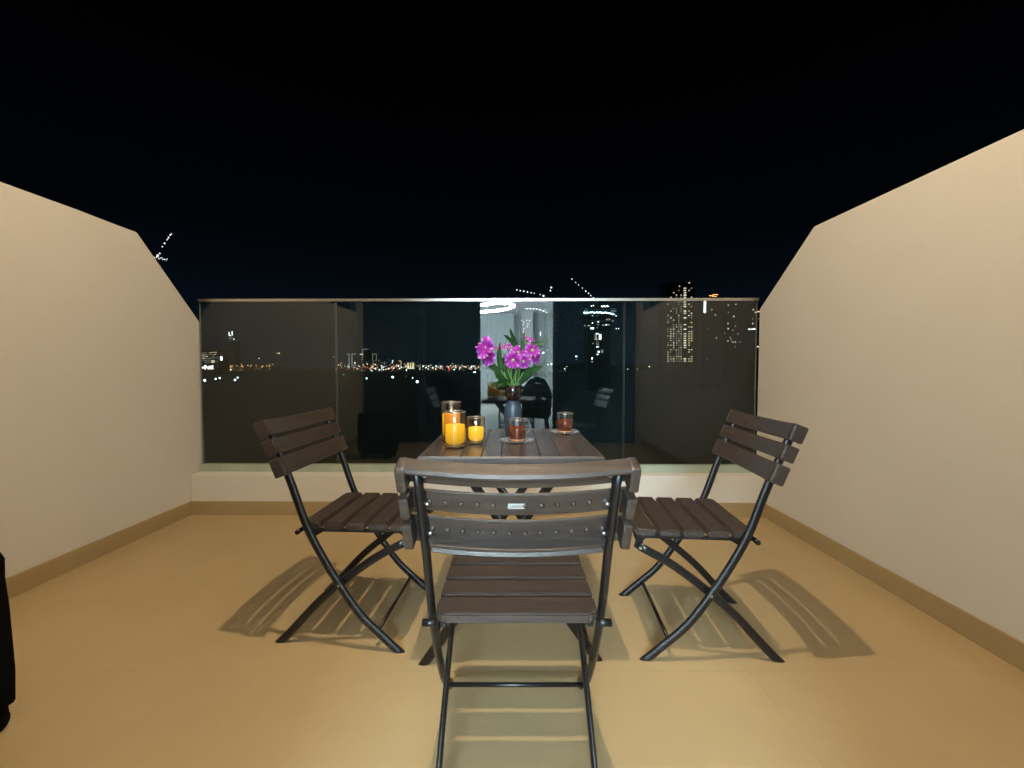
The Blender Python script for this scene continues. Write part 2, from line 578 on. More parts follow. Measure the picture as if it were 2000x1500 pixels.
def back_slat(top, length, kind):
    """slat curved round the sitter; kind: 0 top (deep lip above), 1 middle, 2 bottom (lip below)"""
    b = MB()
    W = 0.226
    n = 28
    t0, t1 = top, top + length
    if kind == 0: prof = [(0.0, t0 + .004), (.006, t0), (.040, t0 + .001), (.045, t0 + .006), (.045, t0 + .010), (.012, t0 + .011), (.0075, t0 + .018), (.0065, t1 - .001), (.003, t1), (0, t1 - .004)]
    elif kind == 1: prof = [(0.0, t0 + .004), (.003, t0), (.0065, t0), (.0078, t0 + .003), (.0078, t1 - .003), (.0065, t1), (.003, t1), (0, t1 - .004)]
    else: prof = [(0.0, t0 + .004), (.003, t0), (.0065, t0), (.0078, t0 + .003), (.0078, t1 - .016), (.040, t1 - .011), (.045, t1 - .005), (.042, t1), (.004, t1), (0, t1 - .004)]
    rings = []
    for i in range(n + 1):
        s = -1 + 2 * i / n
        x = s * W
        sag = 0.023 * (1 - s * s)
        ring = []
        for (a, t) in prof:
            # lips fade out near the tubes
            aa = a
            if a > .016 and abs(s) > 0.80: aa = .016 + (a - .016) * max(0.0, (0.86 - abs(s)) / 0.06) if kind == 2 else a
            p = T0 + DN * t + NR * (aa + sag)
            ring.append(b.bm.verts.new(PR(x, p.y, p.z)))
        rings.append(ring)
    m = len(prof)
    for i in range(n):
        for j in range(m):
            f = b.bm.faces.new((rings[i][j], rings[i + 1][j], rings[i + 1][(j + 1) % m], rings[i][(j + 1) % m]))
            f.smooth = False
    b.bm.faces.new(rings[0])
    b.bm.faces.new(rings[-1][::-1])
    # end caps wrapping the outside of the tubes
    ax = math.atan2(NR.y, -NR.z)
    rot = Matrix((Vector((1, 0, 0)), -NR, -DN)).transposed()
    for sx in (-1, 1):
        c = T0 + DN * ((t0 + t1) / 2) + NR * 0.023
        b.box(PR(sx * 0.2275, c.y, c.z), (0.021, 0.046, t1 - t0), 0.006, 2, rot=rot)
    # moulded bumps on the rear
    if kind > 0:
        nb = 12
        for k in range(nb):
            s = -0.80 + 1.6 * k / (nb - 1)
            if kind == 1 and k == 5: continue
            p = T0 + DN * (t0 + length * (0.52 if kind == 1 else 0.50)) + NR * (0.0072 + 0.023 * (1 - s * s))
            dome = bmesh.new()
            bmesh.ops.create_uvsphere(dome, u_segments=10, v_segments=6, radius=0.0062)
            for f in dome.faces: f.smooth = True
            dome.transform(Matrix.Translation(PR(s * W, p.y, p.z)))
            b._merge(dome)
    return b


def make_chair(plate):
    root = empty('folding_chair')
    L3 = [(0.0, .0572), (.0715, .0535), (.1395, .0660)]
    slats = []
    for k, (t, l) in enumerate(L3):
        slats.append(back_slat(t, l, k).build('back_slat', M['resin'], root))
    # side tubes
    for sx in (-1, 1):
        pts = []
        for (u, z) in FRT:
            pts.append(PR(sx * (0.198 + 0.006 * max(0, .4 - z) / .4), u, z))
        MB().tube(spline(pts, 5), 0.0145, 0.0095, n=14).cut().build('front_leg', M['tube'], root)
        pts = [PR(sx * 0.177, u, z) for (u, z) in RER]
        MB().tube(spline(pts, 5), 0.0145, 0.0075, n=14).cut().build('rear_leg', M['tube'], root)
        # rail under the seat with front bracket
        b = MB()
        b.box(PR(sx * 0.168, -0.178, .4155), (0.014, 0.385, 0.011), 0.002, 1)
        b.prism([(0.0 + .235 - .035, .414), (.235 + .022, .414), (.235 + .014, .396), (.235 + .020, .374), (.235 + .006, .364), (.235 - .008, .372), (.235 - .012, .398)], sx * 0.1605 - .002, sx * 0.1605 + .002, 'x')
        b.prism([(.235 - .36, .414), (.235 - .29, .414), (.235 - .335, .388)], sx * 0.1605 - .002, sx * 0.1605 + .002, 'x')
        b.build('seat_rail', M['tube'], root)
        # rivets
        for (u, z, xx) in ((-0.228, .232, .2035), (0.004, .380, .1865)):
            d = .0035
            MB().tube([PR(sx * xx, u, z), PR(sx * (xx + d + .003), u, z)], 0.0062, 0.0062, n=12, r_end=0.0045).build('rivet', M['screw'], root)
        for t in (.030, .100, .178):
            c = T0 + DN * t + NR * 0.024
            MB().tube([PR(sx * 0.1885, c.y, c.z), PR(sx * 0.179, c.y, c.z)], 0.006, 0.006, n=10, r_end=0.0035).build('rivet', M['screw'], root)
    # seat slats
    u = -0.378
    for k, l in enumerate((.074, .069, .069, .069, .072)):
        b = MB()
        u0, u1 = u, u + l
        u = u1 + 0.012
        w = 0.186
        cr = 0.028 if k in (0, 4) else 0.0
        poly = [(-w, u0), (w, u0), (w, u1), (-w, u1)]
        if k == 0: poly = [(-w + .022, u0), (w - .022, u0), (w - .006, u0 + .008), (w, u0 + .028), (w, u1), (-w, u1), (-w, u0 + .028), (-w + .006, u0 + .008)]
        if k == 4: poly = [(-w, u0), (w, u0), (w, u1 - .028), (w - .006, u1 - .008), (w - .022, u1), (-w + .022, u1), (-w + .006, u1 - .008), (-w, u1 - .028)]
        b.prism([(a, c + .235) for a, c in poly], .4215, .4455, 'z', bevel=0.0045)
        b.build('seat_slat', M['resin'], root)
    # cross members
    for sx in (-1, 1): MB().cyl(PR(sx * .214, -.371, .4215), PR(sx * .180, -.371, .4215), .0085, 14).build('pivot_rod', M['tube'], root)
    MB().cyl(PR(-.197, -.096, .062), PR(.197, -.096, .062), .0065, 12).build('crossbar', M['tube'], root)
    MB().cyl(PR(-.170, -.004, .384), PR(.170, -.004, .384), .006, 12).build('crossbar', M['tube'], root)
    # maker's plate on the middle slat
    mid = slats[1]
    sag = lambda x: 0.023 * (1 - (x / .226) ** 2)
    t = .0715 + .055 * .52
    rot = Matrix((Vector((1, 0, 0)), DN, NR)).transposed()      # local x, y(down), z(out)
    c = T0 + DN * t + NR * (0.0088 + sag(0.0))
    P = PR(-.002, c.y, c.z)
    pl = MB().box(P, (0.0345, 0.0125, 0.0016), 0.0003, 1, rot=rot).build('name_plate', M['plate'], mid)
    cv = bpy.data.curves.new('t', 'FONT')
    cv.body = 'LANNY'
    cv.size = 0.0078
    cv.align_x = 'CENTER'
    cv.align_y = 'CENTER'
    cv.extrude = 0.0002
    tmp = bpy.data.objects.new('t', cv)
    C.objects.link(tmp)
    dg = bpy.context.evaluated_depsgraph_get()
    me = bpy.data.meshes.new_from_object(tmp.evaluated_get(dg))
    bpy.data.objects.remove(tmp)
    q = c + NR * 0.0013
    rot2 = Matrix((Vector((1, 0, 0)), -DN, NR)).transposed()
    # seen from behind the chair: x runs to the viewer's right
    me.transform(Matrix.Translation(PR(-.002, q.y, q.z)) @ rot2.to_4x4())
    me.materials.clear()
    me.materials.append(M['ink'])
    lo = bpy.data.objects.new('lettering', me)
    C.objects.link(lo)
    lo.parent = mid
    return root


chair = make_chair(True)
chair.location = (0.011, 1.300 - 0.235, 0)
G = 'brown slatted folding chairs round the table'
tag(chair, 'brown slatted folding chair seen from behind, maker\'s plate on its curved back', 'chair', G)
c2 = copy_tree(chair)
c2.rotation_euler = (0, 0, R(-90 - 3.3))
fwd = Vector((math.cos(R(-3.3)), math.sin(R(-3.3)), 0))
c2.location = Vector((-0.370, 1.640, 0)) - fwd * 0.235
tag(c2, 'brown slatted folding chair on the candle side of the table, nearest the black suitcase', 'chair', G)
c3 = copy_tree(chair)
c3.rotation_euler = (0, 0, R(90 - 4.5))
fwd = Vector((-math.cos(R(4.5)), math.sin(R(4.5)), 0))
c3.location = Vector((0.448, 1.603, 0)) - fwd * 0.245
tag(c3, 'brown slatted folding chair on the far side of the tea glasses, beside the bare wall', 'chair', G)

# ------------------------------------------------------------------ table
TZ = 0.715
TX0, TX1, TY0, TY1 = -0.303, 0.297, 1.318, 1.945
tb = empty('folding_table', ((TX0 + TX1) / 2, (TY0 + TY1) / 2, 0))
tag(tb, 'square brown slatted folding table holding candles, flowers and tea', 'table')
W, D = TX1 - TX0, TY1 - TY0
rim = 0.0125
n = 9
pitch = (W - 2 * rim) / n
for k in range(n):
    xc = -W / 2 + rim + pitch * (k + .5)
    MB().box((xc, 0, TZ - .010), (pitch - .0020, D - 2 * rim - .002, .020), 0.0018, 2).build('table_slat', M['resin_y'], tb)
for sy in (-1, 1):
    MB().box((0, sy * (D / 2 - rim / 2), TZ - .0155), (W, rim, .030), 0.0055, 3).build('edge_board', M['resin'], tb)
for sx in (-1, 1):
    MB().box((sx * (W / 2 - rim / 2), 0, TZ - .0155), (rim, D - 2 * rim - .001, .030), 0.0055, 3).build('edge_board', M['resin_y'], tb)
MB().box((0, 0, TZ - .0245), (W - 2 * rim - .004, .05, .008)).box((0, -D / 2 + .08, TZ - .0245), (W - 2 * rim - .004, .04, .008)).box((0, D / 2 - .08, TZ - .0245), (W - 2 * rim - .004, .04, .008)).build('batten', M['tube'], tb)
cyT = (TY0 + TY1) / 2
for k, yy in enumerate((1.385, 1.735)):
    for sx in (-1, 1):
        yl = yy - cyT + (0.010 if sx > 0 else -0.010)
        MB().tube([(sx * .305, yl, -.015), (sx * -.180, yl, TZ - .0285)], 0.0155, 0.0085, n=14, up=(0, 1, 0)).cut().build('leg', M['tube'], tb)
    MB().cyl((0.002, yy - cyT - .022, .428), (0.002, yy - cyT + .022, .428), .006, 10).build('rivet', M['screw'], tb)
for sx in (-1, 1):
    MB().cyl((sx * .266, 1.385 - cyT, .045), (sx * .266, 1.735 - cyT, .045), .007, 10).build('stretcher', M['tube'], tb)
    MB().cyl((sx * .165, 1.37 - cyT, .672), (sx * .165, 1.75 - cyT, .672), .007, 10).build('stretcher', M['tube'], tb)


# ------------------------------------------------------------------ candles in glass jars
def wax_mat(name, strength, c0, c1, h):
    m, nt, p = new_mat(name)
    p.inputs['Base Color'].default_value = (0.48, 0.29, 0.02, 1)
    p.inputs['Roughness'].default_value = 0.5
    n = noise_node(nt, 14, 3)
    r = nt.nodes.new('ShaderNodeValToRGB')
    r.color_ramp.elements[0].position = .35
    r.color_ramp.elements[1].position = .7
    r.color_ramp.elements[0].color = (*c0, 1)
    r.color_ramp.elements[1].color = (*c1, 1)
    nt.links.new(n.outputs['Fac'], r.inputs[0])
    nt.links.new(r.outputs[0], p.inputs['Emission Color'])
    # inner lamp's glow painted into the emission, weaker further below the wick
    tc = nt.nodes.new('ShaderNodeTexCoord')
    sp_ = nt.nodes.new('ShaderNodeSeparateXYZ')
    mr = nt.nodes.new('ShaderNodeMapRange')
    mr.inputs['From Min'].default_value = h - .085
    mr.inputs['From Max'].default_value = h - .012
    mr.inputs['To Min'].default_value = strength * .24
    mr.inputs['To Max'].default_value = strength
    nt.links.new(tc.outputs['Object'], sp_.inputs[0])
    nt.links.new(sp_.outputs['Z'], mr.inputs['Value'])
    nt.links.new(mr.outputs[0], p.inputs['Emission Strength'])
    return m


M['flame'] = emit('candle_flame_glow', (1.0, 0.72, 0.12), 3.0)


def candle(loc, r, h, wax, label, glow):
    root = empty('jar_candle', loc)
    tag(root, label, 'candle', 'yellow candles in glass jars')
    gp = [(0.0, 0.002), (r - .004, 0.002), (r - .0005, .006), (r, .012), (r, h - .001), (r - .0006, h), (r - .0022, h - .001), (r - .0022, .012), (r - .006, .007), (0, .006)]
    MB().lathe(gp, n=40).build('glass_jar', M['jar_glass'], root)
    MB().tube([((r - .0011) * math.cos(a * math.pi / 20), (r - .0011) * math.sin(a * math.pi / 20), h) for a in range(40)], .0014, .0014, n=6, up=(0, 0, 1), closed=True).build('jar_rim', M['rimglass'], root)
    MB().lathe([(0, .0065), (r - .006, .0065), (r - .0035, .0085), (r - .0035, .011), (r - .010, .0115), (0, .0115)], n=32).build('jar_base', M['crystal'], root)
    rw = r - .0045
    MB().lathe([(0, .0125), (rw * .62, .014), (rw * .88, .019), (rw, .028), (rw, wax - .002), (rw - .002, wax), (rw * .72, wax - .003), (0, wax - .005)], n=32).build('wax', glow, root)
    MB().cyl((0, 0, wax - .006), (0.001, 0, wax + .008), .0011, 6).build('wick', M['rubber'], root)
    MB().lathe([(0, 0), (.0014, .003), (.0017, .007), (.0011, .012), (.0003, .017)], c=(0.001, 0, wax + .004), n=10).build('flame', M['flame'], root)
    return root


M['rimglass'] = surface('glass_rim', (0.55, 0.5, 0.45), 0.12, metal=0.7)
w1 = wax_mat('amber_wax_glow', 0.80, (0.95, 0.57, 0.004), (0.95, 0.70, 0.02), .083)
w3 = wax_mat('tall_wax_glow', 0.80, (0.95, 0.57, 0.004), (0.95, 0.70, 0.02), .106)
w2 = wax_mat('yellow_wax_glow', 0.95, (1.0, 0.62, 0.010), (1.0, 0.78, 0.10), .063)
candle((-0.2005, 1.472, TZ), .0385, .128, .083, 'medium candle in glass jar, frontmost of the three on the table', w1)
candle((-0.133, 1.545, TZ), .0325, .100, .063, 'shortest candle, in the smallest glass jar near the vase', w2)
candle((-0.235, 1.620, TZ), .0385, .150, .106, 'tallest candle in glass jar, standing behind the other two', w3)

# ------------------------------------------------------------------ vase and flowers
VX, VY = 0.0045, 1.690
v = empty('vase', (VX, VY, TZ))
tag(v, 'slate blue bulbous vase with dark glossy neck, holding the magenta flowers', 'vase')
MB().lathe([(0, 0), (.025, 0), (.0275, .003), (.0310, .02), (.0345, .050), (.0360, .082), (.0352, .112), (.0310, .134), (.0250, .146), (.0215, .150)], n=40).build('body', M['slate'], v)
MB().lathe([(.0195, .1495), (.0235, .153), (.0295, .166), (.0322, .184), (.0328, .212), (.0318, .2125), (.0305, .19), (.0275, .170), (.018, .1555)], n=40).build('neck', M['vase_dark'], v)


def petal_mat():
    m, nt, p = new_mat('magenta_petal')
    at_ = nt.nodes.new('ShaderNodeAttribute')
    at_.attribute_name = 'rad'
    r = nt.nodes.new('ShaderNodeValToRGB')
    els = r.color_ramp.elements
    els[0].position = 0.0
    els[0].color = (0.55, 0.22, 0.12, 1)
    els[1].position = 1.0
    els[1].color = (0.76, 0.40, 0.82, 1)
    for p_, c_ in ((.12, (.45, .06, .18, 1)), (.25, (.30, .006, .27, 1)), (.58, (.36, .010, .38, 1)), (.80, (.56, .13, .62, 1))):
        q_ = els.new(p_)
        q_.color = c_
    nt.links.new(at_.outputs['Fac'], r.inputs[0])
    nt.links.new(r.outputs[0], p.inputs['Base Color'])
    p.inputs['Roughness'].default_value = 0.6
    p.inputs['Subsurface Weight'].default_value = 0.0
    # thin cloth petals let some light through
    tr = nt.nodes.new('ShaderNodeBsdfTranslucent')
    nt.links.new(r.outputs[0], tr.inputs[0])
    mx = nt.nodes.new('ShaderNodeMixShader')
    mx.inputs[0].default_value = .3
    nt.links.new(p.outputs[0], mx.inputs[1])
    nt.links.new(tr.outputs[0], mx.inputs[2])
    nt.links.new(mx.outputs[0], nt.nodes['Material Output'].inputs[0])
    return m


M['petal'] = petal_mat()
M['heart'] = surface('flower_heart', (.75, .62, .45), .7)
M['leaf'] = surface('dark_green_leaf', (0.013, 0.045, 0.010), .5, spec=.2, var=.35, vscale=40, bump=.2, bscale=120)
M['stem'] = surface('pale_green_stem', (0.16, 0.27, 0.08), .5)

bq = empty('flower_bouquet', (VX, VY, TZ + .15))
tag(bq, 'bouquet of magenta cloth flowers and long green leaves in the vase', 'flowers')
OB = Vector((VX, VY, TZ + .15))


def flower(c, r, d, seed):
    rnd = random.Random(seed)
    d = Vector(d).normalized()
    q = Vector((0, 0, 1)).rotation_difference(d)
    col = []
    b = MB()
    nr, na = 7, 90
    npet = 5
    ph = rnd.uniform(0, 6)
    rings = []
    for i in range(nr + 1):
        s = i / nr
        ring = []
        for j in range(na):
            a = 2 * math.pi * j / na
            lobe = 0.93 + 0.07 * abs(math.cos(npet * (a + ph) / 2)) ** .5 + .035 * math.cos(15 * a + ph)
            rr = r * s * (lobe if s > .5 else 1) * (1 + .05 * math.sin(a * 19 + ph) * s)
            z = r * (0.55 * s ** 0.9 - 0.30 * s ** 3) + r * .10 * s * s * math.sin(a * 15 + ph * 3) + r * .10 * s * math.cos(npet * (a + ph))
            p = q @ Vector((rr * math.cos(a), rr * math.sin(a), z - r * .3)) + c - OB
            vtx = b.bm.verts.new(p)
            strk = .5 + .5 * math.sin(a * 11 + 1.5 * math.sin(a * 3))
            col.append(min(1, s * (0.60 + .46 * strk)))
            ring.append(vtx)
        rings.append(ring)
    for i in range(nr):
        for j in range(na):
            f = b.bm.faces.new((rings[i][j], rings[i][(j + 1) % na], rings[i + 1][(j + 1) % na], rings[i + 1][j]))
            f.smooth = True
    b.bm.verts.index_update()
    o = b.build('flower', M['petal'], bq)
    at_ = o.data.attributes.new('rad', 'FLOAT', 'POINT')
    for k_, v_ in enumerate(col): at_.data[k_].value = v_
    hc = c - OB + d * (-r * .12)
    MB().lathe([(0, -.002), (.0022, -.001), (.0026, .0015), (.0015, .004), (0, .0045)], n=10).build('flower_heart', M['heart'], o).matrix_local = Matrix.Translation(hc) @ q.to_matrix().to_4x4()
    # calyx and stem
    base = c - OB - d * (r * .42)
    MB().cyl(tuple(base - d * .012), tuple(base + d * .010), .003, 8, r2=.006).build('calyx', M['stem'], o)
    mouth = Vector((rnd.uniform(-.012, .012), rnd.uniform(-.01, .01), .035))
    s0 = base - d * .012
    mid = (s0 + mouth) / 2 + Vector((rnd.uniform(-.008, .008) + s0.x * .18, s0.y * .2, .008))
    MB().tube(spline([mouth - Vector((0, 0, .03)), mouth, mid, s0], 5), .0014, .0014, n=6).build('stem', M['stem'], bq)


FL = [((946, 678), 1.650, .0420, (-.75, -.75, .35)), ((951, 695), 1.655, .0370, (-.70, -.85, -.1)),
      ((1002, 703), 1.625, .0300, (-.12, -1, .05)), ((1012, 687), 1.655, .0290, (.05, -.8, .6)),
      ((1023, 706), 1.635, .0250, (.30, -1, -.1)), ((1040, 683), 1.655, .0280, (.20, -.9, .45)),
      ((1046, 697), 1.665, .0250, (.7, -.75, .0)), ((989, 676), 1.690, .0230, (-.3, -.45, .9)),
      ((973, 679), 1.700, .0170, (-.1, -.5, .9)), ((1031, 661), 1.715, .0240, (.25, -.35, .85))]
for k, ((px, py), Y, r, d) in enumerate(FL):
    flower(at(px, py, Y), r * 1.12, d, k + 3)


def leaf(p0, p1, w, bend=(0, 0, 0), fold=.25, name='leaf'):
    p0, p1, bend = Vector(p0), Vector(p1), Vector(bend)
    mid = (p0 + p1) / 2 + bend
    b = MB()
    n = 12
    rows = []
    for i in range(n + 1):
        t = i / n
        c = (1 - t) ** 2 * p0 + 2 * t * (1 - t) * mid + t * t * p1
        tg = (2 * (1 - t) * (mid - p0) + 2 * t * (p1 - mid)).normalized()
        view = Vector((0, -1, .15)).normalized()
        side = tg.cross(view).normalized()
        nn = side.cross(tg)
        ww = w * (math.sin(math.pi * min(1, t ** .8 * .97 + .03)) ** .8) + .0006
        rows.append([b.bm.verts.new(c - side * ww + nn * ww * fold), b.bm.verts.new(c - side * ww * .5 + nn * ww * fold * .4), b.bm.verts.new(c), b.bm.verts.new(c + side * ww * .5 + nn * ww * fold * .4), b.bm.verts.new(c + side * ww + nn * ww * fold)])
    for i in range(n):
        for j in range(4):
            b.bm.faces.new((rows[i][j], rows[i][j + 1], rows[i + 1][j + 1], rows[i + 1][j])).smooth = True
    return b.build(name, M['leaf'], bq)


def L(px, py, Y): return at(px, py, Y) - OB


mouth = Vector((0, 0, .052))
hub = L(1015, 690, 1.70)
LF = [((996, 642), 1.66, hub, .0090, (-.012, 0, .02)), ((984, 655), 1.66, hub, .0090, (-.008, 0, .03)),
      ((1024, 648), 1.66, L(1020, 695, 1.66), .0100, (-.004, 0, 0)), ((1054, 660), 1.72, hub, .0045, (0, 0, .01)),
      ((1072, 667), 1.66, L(1020, 690, 1.67), .0095, (0, 0, .022)), ((1064, 677), 1.67, L(1022, 690, 1.69), .0070, (0, 0, .02)),
      ((977, 669), 1.66, L(985, 735, 1.68), .0095, (-.022, 0, 0)), ((986, 690), 1.68, L(985, 725, 1.68), .007, (.01, 0, 0)),
      ((1061, 716), 1.64, L(1010, 745, 1.68), .0120, (.01, 0, .022)), ((940, 706), 1.66, L(990, 742, 1.68), .0110, (.0, 0, .024)),
      ((968, 737), 1.63, mouth, .0100, (-.01, 0, .02)), ((962, 750), 1.64, mouth, .0060, (-.01, 0, .02)),
      ((1035, 716), 1.66, mouth, .0140, (.012, 0, .0)), ((1015, 712), 1.68, mouth, .0140, (.004, 0, 0)),
      ((980, 712), 1.68, mouth, .0140, (-.012, 0, 0)), ((996, 716), 1.67, mouth, .0130, (-.002, 0, 0)),
      ((975, 757), 1.65, mouth, .0055, (-.02, 0, .018)), ((1046, 712), 1.70, mouth, .0110, (.02, 0, .0)),
      ((965, 722), 1.70, mouth, .0110, (-.02, 0, .0)), ((1043, 728), 1.72, mouth, .0085, (.015, 0, .01))]
for k, ((px, py), Y, p0, w, bd) in enumerate(LF):
    leaf(p0, L(px, py, Y), w * (.86 if k < 6 else 1.15), bd)
rnd = random.Random(5)
for k in range(9):       # bare pale stems fanning out of the vase
    px, py = 978 + 5.6 * k + rnd.uniform(-2, 2), rnd.uniform(712, 728)
    a_ = Vector((rnd.uniform(-.014, .014), rnd.uniform(-.016, -.004), .02))
    b_ = L(px, py, 1.665)
    MB().tube(spline([a_, a_ + Vector((0, 0, .035)), (a_ + b_) / 2 + Vector((0, 0, .012)), b_], 4), .0017, .0017, n=6).build('stem', M['stem'], bq)
for k in range(12):      # small fine leaflets low on the left
    px, py = rnd.uniform(962, 984), rnd.uniform(728, 757)
    leaf(L(992, 748, 1.68), L(px, py, rnd.uniform(1.63, 1.70)), .0035, (0, 0, rnd.uniform(-.004, .015)))


# ------------------------------------------------------------------ tea glasses and saucers
def tea_mat():
    m, nt, p = new_mat('dark_tea')
    n = noise_node(nt, 55, 4, stretch=(1, 1, .5))
    r = nt.nodes.new('ShaderNodeValToRGB')
    r.color_ramp.elements[0].position = .36
    r.color_ramp.elements[1].position = .68
    r.color_ramp.elements[0].color = (.055, .008, .003, 1)
    r.color_ramp.elements[1].color = (.24, .040, .008, 1)
    nt.links.new(n.outputs['Fac'], r.inputs[0])
    nt.links.new(r.outputs[0], p.inputs['Base Color'])
    p.inputs['Roughness'].default_value = .08
    return m


M['tea_base'] = surface('orange_glow_glass_base', (.62, .26, .11), .12, var=.3, vscale=120)  # orange glow at the glass foot painted as an opaque colour
M['tea'] = tea_mat()


def solid_glass(name, rough=0.0, col=(1, 1, 1)):
    m, nt, p = new_mat(name)
    p.inputs['Base Color'].default_value = (*col, 1)
    p.inputs['Transmission Weight'].default_value = 1.0
    p.inputs['Roughness'].default_value = rough
    p.inputs['IOR'].default_value = 1.47
    return m




def saucer(loc, label):
    root = empty('saucer', loc)
    tag(root, label, 'saucer', 'glass saucers')
    R_ = .0645
    MB().lathe([(0, 0), (.030, 0), (.034, .002), (.050, .0045), (R_ - .001, .0100), (R_, .0112), (R_ - .002, .0118), (.049, .0070), (.032, .0048), (0, .0044)], n=64, flute=32, fk=.006).build('dish', M['crystal'], root)
    b = MB()
    for k in range(32):
        a = 2 * math.pi * k / 32
        b.box((.048 * math.cos(a), .048 * math.sin(a), .0080), (.026, .0022, .0014), .0005, 1, rot=Matrix.Rotation(a, 3, 'Z') @ Matrix.Rotation(-.16, 3, 'Y'))
    b.build('ribs', M['crystal'], root)


def tea_glass(loc, rz, label):
    root = empty('tea_glass', loc, rz)
    tag(root, label, 'tea glass', 'glasses of dark tea')
    r, h = .0355, .083
    MB().lathe([(0, 0), (r - .009, 0), (r - .003, .006), (r, .014), (r, h - .002), (r - .0008, h), (r - .0032, h - .002), (r - .0035, .016), (r - .008, .009), (0, .008)], n=72, flute=18, fk=.012).build('glass', M['cup_glass'], root)
    b = MB()
    for k in range(18):
        a = 2 * math.pi * (k + .5) / 18
        b.tube([((r + .0002) * math.cos(a), (r + .0002) * math.sin(a), .012), ((r + .0002) * math.cos(a), (r + .0002) * math.sin(a), .054)], .0006, .0006, n=5)
    b.build('flutes', M['cup_glass'], root)
    MB().tube([((r - .0017) * math.cos(a * math.pi / 20), (r - .0017) * math.sin(a * math.pi / 20), h) for a in range(40)], .0013, .0013, n=6, up=(0, 0, 1), closed=True).build('rim', M['rimglass'], root)
    MB().lathe([(0, .0095), (r - .010, .0095), (r - .0055, .017), (r - .0042, .040), (r - .0042, .0575), (0, .0575)], n=40).build('tea', M['tea'], root)
    MB().lathe([(0, .0008), (r - .010, .0008), (r - .005, .0055), (r - .0048, .0085), (0, .0090)], n=40).build('glass_base', M['tea_base'], root)
    hp = [(r - .001, 0, .070), (r + .012, 0, .0735), (r + .024, 0, .066), (r + .027, 0, .048), (r + .020, 0, .030), (r - .001, 0, .022)]
    MB().tube(spline(hp, 5), .0034, .0042, n=10, up=(0, 1, 0)).build('handle', M['crystal'], root)


gx1 = (0.0195, 1.585)
gx2 = (0.2270, 1.795)
saucer((gx1[0], gx1[1], TZ), 'ribbed clear glass saucer under the tea glass beside the vase')
tea_glass((gx1[0], gx1[1], TZ + .005), R(38), 'glass of dark tea standing in front of the vase')
saucer((gx2[0], gx2[1], TZ), 'ribbed clear glass saucer at the far corner of the table')
tea_glass((gx2[0], gx2[1], TZ + .005), R(84), 'glass of dark tea at the far corner of the table')
M['spoon'] = M['screw']

# ------------------------------------------------------------------ black suitcase at the left edge
su = empty('suitcase', (-1.555, 1.02, 0))
tag(su, 'black suitcase standing at the left edge by the side wall, mostly out of frame', 'suitcase')
b = MB()
b.prism([(-.22, .075), (.150, .040), (.182, .060), (.186, .16), (.182, .25), (.178, .34), (.170, .42), (.172, .478), (.152, .507), (-.22, .510)], -.12, .12, 'y', bevel=.018)
b.build('shell', M['suit'], su, smooth=False)
b = MB()
b.prism([(-.222, .090), (.160, .060), (.180, .12), (.182, .25), (.174, .34), (.166, .40), (.156, .46), (-.222, .48)], -.128, -.1205, 'y', bevel=.003)
b.build('front_pocket', M['suit'], su)
for sx in (-.17, .135):
    for sy in (-.085, .085):
        w = MB().cyl((sx - .016, sy, .030), (sx + .020, sy, .030), .0295, 20).build('wheel', M['rubber'], su)
        MB().box((sx, sy, .062), (.03, .04, .030), .006, 1).build('wheel_bracket', M['rubber'], w)
MB().tube([(-.16, 0, .50), (-.16, 0, .53), (-.04, 0, .53), (-.04, 0, .50)], .008, .010, n=8, up=(0, 1, 0)).build('handle', M['rubber'], su)
MB().cyl((.186, -.02, .262), (.192, -.021, .266), .0022, 8).build('zip_pull', M['screw'], su)

# ------------------------------------------------------------------ night city
GZ = -25.0
gm = surface('dark_ground', (0.012, 0.014, 0.016), 0.9, var=.4, vscale=.004)
b = MB()
b.box((0, 4000, GZ - .5), (16000, 8400, 1))
b.build('ground', gm)
bpy.data.objects['ground']['kind'] = 'structure'

E_ = {
    'orange': emit('sodium_light', (1.0, 0.42, 0.10), 2.6),
    'warm': emit('warm_light', (1.0, 0.72, 0.42), 2.8),
    'white': emit('white_light', (0.85, 0.95, 1.0), 3.2),
    'cool': emit('cool_floodlight', (0.62, 0.85, 1.0), 7.0),
    'red': emit('red_light', (1.0, 0.10, 0.05), 2.2),
    'amber': emit('amber_window', (0.95, 0.78, 0.40), 1.0),
    'window': emit('lit_window', (0.90, 0.84, 0.58), 0.8),
    'dim': emit('dim_window', (0.80, 0.85, 0.70), 0.28),
    'bright': emit('bright_window', (1.0, 0.95, 0.75), 1.1),
    'glowfloor': emit('painted_floodlight_glow', (0.35, 0.75, 0.95), 0.24),  # floodlight spill painted as emission
    'glowdim': emit('painted_floodlight_glow_dim', (0.35, 0.75, 0.95), 0.09),
    'outline': emit('outline_light', (0.85, 0.88, 0.82), 0.40),
}
M['conc'] = surface('night_concrete', (0.03, 0.032, 0.035), .9, var=.2, vscale=.05)
M['crane'] = surface('crane_steel', (0.04, 0.04, 0.035), .6)


def px(Y): return Y / F_PX      # metres per photo pixel at distance Y


def dot(b, x, y, Y, r, mat=0):
    p = at(x, y, Y)
    rr = r * px(Y)
    vs = [b.bm.verts.new(p + Vector(q) * rr) for q in ((1, 0, 0), (0, 0, 1), (-1, 0, 0), (0, 0, -1), (0, -1, 0), (0, 1, 0))]
    for i in range(4):
        for k in (4, 5):
            b.bm.faces.new((vs[i], vs[(i + 1) % 4], vs[k])).material_index = mat


